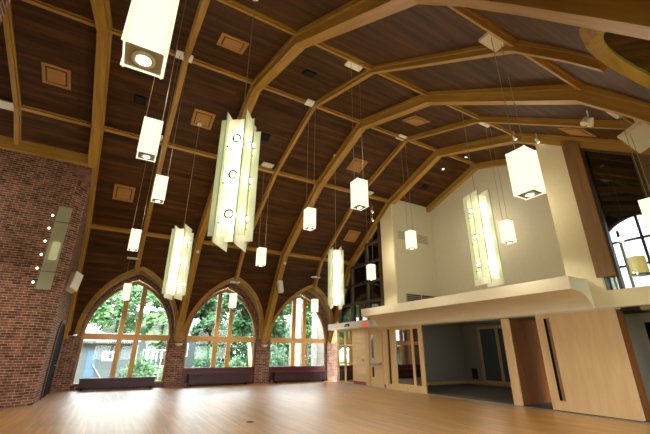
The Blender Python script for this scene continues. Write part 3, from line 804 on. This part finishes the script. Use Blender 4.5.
# low radiator benches beneath the windows
for (x0, x1, y, h, lab) in ((-.74, 2.06, 18.72, .46, 'long low maroon bench radiator in front of the leftmost window'),
                            (3.50, 6.38, 18.80, .52, 'long low dark bench radiator beneath the middle window'),
                            (7.72, 10.80, 18.80, .52, 'long low dark bench radiator beneath the right window')):
    t = thing('bench_radiator', lab, 'radiator', ((x0+x1)/2, y, 0)); w = (x1-x0)/2
    m1 = M['maroon'] if x0 < 0 else M['maroondk']
    bx(-w, w, -.13, .13, .10, h-.06).build('casing', M['maroondk'], t, bevel=.01)
    bx(-w-.02, w+.02, -.16, .15, h-.06, h).build('top_board', m1, t, bevel=.01)
    for sx in (-w+.1, w-.16): bx(sx, sx+.06, -.1, .1, 0, .10).build('foot', M['black'], t)
    MB().tube([(-w-.02, -.02, .14), (-w-.10, -.02, .14), (-w-.10, -.02, .0)], .02, 8).build('pipe', M['steel'], t)

# ------------------------------------------------------------------ outside
struct(bx(-60, 60, 19.7, 90, -.5, -.35).build('ground_lawn', M['grass']))
struct(bx(-60, 60, -60, -.6, -.5, -.35).build('ground_front', M['grass']))
def tree(name, label, x, y, h, r, mat, bark, n=4200, leaf=.26, lean=(0, 0), base=.35, tr=.16):
    t = thing(name, label, 'tree', (x, y, -.36))
    rd = random.Random(int(x*100+y*7))
    lx, ly = lean
    mb = MB(); mb.tube([(0, 0, 0), (lx*.3, ly*.3, h*.35), (lx*.7, ly*.7, h*.65), (lx, ly, h*.9)], [tr, tr*.75, tr*.45, tr*.15], 8)
    for k in range(7):
        a = rd.uniform(0, 2*PI); z = h*rd.uniform(base, .75); f = z/h
        mb.tube([(lx*f, ly*f, z), (lx*f+math.cos(a)*r*.45, ly*f+math.sin(a)*r*.45, z+h*.12), (lx*f+math.cos(a)*r*.8, ly*f+math.sin(a)*r*.8, z+h*.16)], [tr*.35, tr*.22, tr*.08], 5)
    mb.build('trunk', bark, t, smooth=True)
    blobs = []
    for k in range(16):
        a = rd.uniform(0, 2*PI); q = math.sqrt(rd.random())*r*.75; z = h*(base+(1-base)*rd.random())
        f = 1-abs((z/h-(base+.45*(1-base)))/(1-base))*.9
        blobs.append((lx*z/h+math.cos(a)*q*f, ly*z/h+math.sin(a)*q*f, z, r*rd.uniform(.28, .48)))
    mb = MB()
    for k in range(n):
        bx_, by_, bz_, br = blobs[k % len(blobs)]
        u = Vector((rd.gauss(0, 1), rd.gauss(0, 1), rd.gauss(0, 1))).normalized()*br*rd.uniform(.55, 1.05)
        c = Vector((bx_, by_, bz_+0))+Vector((u.x, u.y, u.z*.8))
        a = Vector((rd.gauss(0, 1), rd.gauss(0, 1), rd.gauss(0, .6))).normalized(); b = a.orthogonal().normalized()
        s = leaf*rd.uniform(.6, 1.3)
        mb.poly([c-a*s, c+b*s*.5, c+a*s, c-b*s*.5], [(0, 0)]*4)
    mb.build('foliage', mat, t, recalc=False)
    return t
tree('broadleaf_tree', 'broad green tree behind the grey outhouse, seen through the leftmost window', .4, 36.5, 8.8, 3.3, M['leaf1'], M['bark'])
tree('broadleaf_tree', 'leafy tree at the right side of the leftmost window view', 3.9, 31.5, 7.0, 1.75, M['leaf3'], M['bark'])
tree('broadleaf_tree', 'deep green tree filling the left of the middle window', 7.6, 33.5, 7.8, 2.3, M['leaf2'], M['bark'])
tree('broadleaf_tree', 'leaning tree with a pale bent trunk at the right of the middle window', 9.2, 26.5, 7.2, 1.7, M['leaf2'], M['barkpale'], lean=(-1.1, .2), base=.5, tr=.17)
tree('broadleaf_tree', 'deep green tree behind the left panes of the right window', 12.2, 29.6, 8.0, 1.8, M['leaf2'], M['bark'])
tree('broadleaf_tree', 'pale green tree in the distance beyond the right window', 19.0, 37, 8.5, 2.6, M['leaf1'], M['bark'])
tree('broadleaf_tree', 'tall thin-leaved tree far behind the garden, left of the outhouse', -4.6, 42, 9.5, 3.0, M['leaf3'], M['bark'])
def bush(label, x, y, h, r, mat, n=1100):
    t = thing('garden_bush', label, 'bush', (x, y, -.36)); rd = random.Random(int(x*31+y)); mb = MB()
    for k in range(n):
        u = Vector((rd.gauss(0, 1), rd.gauss(0, 1), abs(rd.gauss(0, 1)))).normalized()*rd.uniform(.6, 1.03)
        lump = 1+.22*math.sin(u.x*7+x)*math.cos(u.y*6+y); c = Vector((u.x*r*lump, u.y*r*lump, u.z*h*lump))
        a = Vector((rd.gauss(0, 1), rd.gauss(0, 1), rd.gauss(0, 1))).normalized(); b = a.orthogonal().normalized(); s = rd.uniform(.07, .16)
        mb.poly([c-a*s, c+b*s*.5, c+a*s, c-b*s*.5], [(0, 0)]*4)
    mb.build('foliage', mat, t, recalc=False)
    MB().tube([(0, 0, 0), (.05, 0, h*.6)], [.06, .02], 6).build('stem', M['bark'], t)
bush('rounded bush right of the grey outhouse, low in the leftmost window', 1.9, 25, 1.5, 1.0, M['leaf1'])
bush('bright bush at the right foot of the leftmost window', 3.3, 22.8, 1.2, .65, M['leaf3'])
bush('dense bush at the lower left of the middle window', 5.4, 23.8, 2.0, .95, M['leaf2'])
bush('low bush in the centre of the middle window', 7.6, 25.2, 1.4, .85, M['leaf1'])
bush('tall bush at the lower left of the right window', 9.9, 23.5, 2.2, .9, M['leaf2'])
tree('broadleaf_tree', 'green tree between the left and middle windows, in front of the dark roofed house', 5.0, 41, 9.0, 2.6, M['leaf1'], M['bark'])
def hedge(label, x0, x1, y, h, d, mat, n):
    t = thing('garden_hedge', label, 'hedge', ((x0+x1)/2, y, -.36)); rd = random.Random(5); mb = MB(); w = (x1-x0)/2
    for k in range(n):
        c = Vector((rd.uniform(-w, w), rd.uniform(-d, d), h*rd.random()**.8)); c.z *= 1+.12*math.sin(c.x*1.7)
        a = Vector((rd.gauss(0, 1), rd.gauss(0, 1), rd.gauss(0, 1))).normalized(); b = a.orthogonal().normalized(); s = rd.uniform(.16, .34)
        mb.poly([c-a*s, c+b*s*.5, c+a*s, c-b*s*.5], [(0, 0)]*4)
    mb.build('foliage', mat, t, recalc=False)
    mb = MB()
    for k in range(12): mb.tube([(-w+.5+k*(2*w-1)/11, 0, 0), (-w+.5+k*(2*w-1)/11, 0, h*.7)], [.08, .03], 6)
    mb.build('stems', M['bark'], t)
hedge('long tall hedge closing the garden behind the trees in the middle and right windows', 8.6, 30, 42.5, 5.2, 1.0, M['leaf2'], 15000)
# grey outhouse
t = thing('outhouse', 'small grey rendered outhouse with white framed window beyond the leftmost window', 'building', (-.2, 28, -.36))
bx(-2.3, 1.75, -1.0, 3.5, 0, 2.3).build('wall', M['render'], t)
MB().prism([(-1.35, 2.3), (-1.35, 2.42), (1.2, 3.0), (3.8, 2.42), (3.8, 2.3)], -2.6, 2.0, 'x').build('roof', M['slate'], t)
f = bx(.02, .78, -1.05, -.99, 1.3, 1.85).build('window_frame', M['white'], t); bx(.2, .6, -1.06, -1.04, 1.42, 1.73).build('pane', M['winglass'], f)
bx(-.75, -.25, -1.04, -.99, .25, 1.9).build('blue_door', M['bluedoor'], t)
MB().tube([(.2, -1.08, .3), (-.4, -1.08, 1.1)], .03, 6).build('railing', M['steel'], t)
# house behind the trees
t = thing('stone_house', 'dark roofed house half hidden by trees behind the left and middle windows', 'building', (8.0, 47, -.36))
bx(-5, 4, 0, 5, 0, 3.6).build('wall', M['render'], t)
MB().prism([(-.5, 3.6), (2.5, 5.6), (5.5, 3.6)], -5.3, 4.3, 'x').build('roof', M['slate'], t)
for x in (-4.2, -2.4, -.6, 1.4):
    f = bx(x, x+.9, -.05, .02, 1.3, 2.8).build('window_frame', M['white'], t); bx(x+.1, x+.8, -.07, -.04, 1.4, 2.7).build('pane', M['winglass'], f)
# white railing fence beneath the trees
t = thing('garden_railing', 'white garden railing behind the bushes in the leftmost window', 'fence', (3.3, 28, -.36))
for z in (.9, 1.9): bx(-1.2, 1.2, -.03, .03, z, z+.08).build('rail', M['white'], t)
for k in range(9): bx(-1.2+k*.29, -1.15+k*.29, -.02, .02, .0, 2.0).build('baluster', M['white'], t)
# stone wing of the building beside the right window
t = thing('stone_wing', 'pale stone wing of the building at the right side of the right window', 'building', (12.0, 20.3, -.36))
bx(-.75, 3.5, 0, .7, 0, 7.2).build('wall', M['stone'], t)
bx(-.95, -.75, -.0, .7, 0, 4.2).build('buttress', M['stone'], t)
t = thing('stone_pillar', 'slim pale stone chimney stack standing behind the middle panes of the right window', 'pillar', (15.4, 32.6, -.36))
bx(-.42, .42, -.4, .4, 0, 7.6).build('shaft', M['stone'], t); bx(-.52, .52, -.5, .5, 7.6, 7.9).build('cap', M['stone'], t)

# ------------------------------------------------------------------ light
w = bpy.data.worlds.new('world'); S.world = w; w.use_nodes = True
nt = w.node_tree; nt.nodes.clear()
out = nt.nodes.new('ShaderNodeOutputWorld'); bg = nt.nodes.new('ShaderNodeBackground')
tc = nt.nodes.new('ShaderNodeTexCoord'); sp = nt.nodes.new('ShaderNodeSeparateXYZ'); r = nt.nodes.new('ShaderNodeValToRGB')
nt.links.new(tc.outputs['Generated'], sp.inputs[0]); nt.links.new(sp.outputs['Z'], r.inputs[0])
r.color_ramp.elements[0].position = 0; r.color_ramp.elements[0].color = (1, 1, 1, 1)
r.color_ramp.elements[1].position = .7; r.color_ramp.elements[1].color = (.72, .86, 1, 1)
nt.links.new(r.outputs[0], bg.inputs[0]); 
mrs = nt.nodes.new('ShaderNodeMapRange'); nt.links.new(sp.outputs['Z'], mrs.inputs['Value'])
for k_, v_ in (('From Min', .15), ('From Max', .6), ('To Min', 8.0), ('To Max', 22.0)): mrs.inputs[k_].default_value = v_
nt.links.new(mrs.outputs[0], bg.inputs[1])
nt.links.new(bg.outputs[0], out.inputs[0])
def lamp(kind, name, loc, energy, col=(1, .86, .62), size=.15, rot=None):
    l = bpy.data.lights.new(name, kind); l.energy = energy; l.color = col
    if kind == 'POINT': l.shadow_soft_size = size
    if kind == 'SUN': l.angle = size
    o = bpy.data.objects.new(name, l); C.objects.link(o); o.location = loc
    if rot: o.rotation_euler = rot
    return o
lamp('SUN', 'sun', (0, 0, 30), 3.0, (1, .96, .88), .05, (math.radians(38), 0, math.radians(-28)))
def down(loc, e):
    o = lamp('SPOT', 'down_spot', loc, e, (1, .90, .74)); o.data.spot_size = math.radians(160); o.data.spot_blend = .6; o.data.shadow_soft_size = .06
for k, (loc, _) in enumerate(PEND): down((loc[0], loc[1], loc[2]-.03), 150)
for k, (loc, _) in enumerate(PEND):
    if loc[2] > 4: lamp('POINT', 'hall_fill', (loc[0]+.45, loc[1], loc[2]+1.3), 48, (1, .89, .70), .12)  # added fill points above the pendants, brighten upper walls and ceiling
for x in (-4.2,):
    for y in (6.3, 12.6): lamp('POINT', 'hall_fill', (x, y, 5.6), 60, (1, .89, .70), .12)  # same added fill in the unseen left bay
for x in (-4.2,):
    for y in (6.3, 9.6, 12.2): down((x, y, 4.6), 260)  # extra spots added in the unseen left bay, no pendants modelled there
for loc, _, a in CH:
    for z in (.42, 1.08, 1.74): lamp('POINT', 'chandelier_bulb_light', (loc[0]+.06, loc[1]-.06, loc[2]+z), 20, (1, .92, .72), .03)
for loc, _, a in CH: down((loc[0], loc[1], loc[2]-.1), 60)
lamp('POINT', 'gallery_fill', (12.6, 9.2, 6.6), 75, (1, .90, .72), .3)  # added fill to brighten the gallery walls, no fitting modelled
lamp('POINT', 'meeting_room_fill', (14.2, 11, 2.5), 18, (1, .9, .75), .3)  # added fill so the back room is not black, no fitting modelled

# ------------------------------------------------------------------ camera
cam = bpy.data.cameras.new('camera'); co = bpy.data.objects.new('camera', cam); C.objects.link(co)
cam.sensor_width = 36; cam.sensor_fit = 'HORIZONTAL'; cam.lens = 36*356.43/650; cam.clip_end = 300; cam.clip_start = .02
pit, yaw, roll = .362494, .518948, -.0047422
fw = Vector((math.sin(yaw)*math.cos(pit), math.cos(yaw)*math.cos(pit), math.sin(pit)))
rr = Vector((math.cos(yaw), -math.sin(yaw), 0)); dd = fw.cross(rr)
r2 = rr*math.cos(roll)+dd*math.sin(roll); d2 = -rr*math.sin(roll)+dd*math.cos(roll)
mw = Matrix((r2, -d2, -fw)).transposed().to_4x4(); mw.translation = (0, 0, 1.5)
co.matrix_world = mw
S.camera = co
S.view_settings.view_transform = 'Standard'; S.view_settings.look = 'None'; S.view_settings.exposure = 0; S.view_settings.gamma = 1
S.cycles.max_bounces = 8; S.cycles.transparent_max_bounces = 24; S.cycles.sample_clamp_indirect = 4
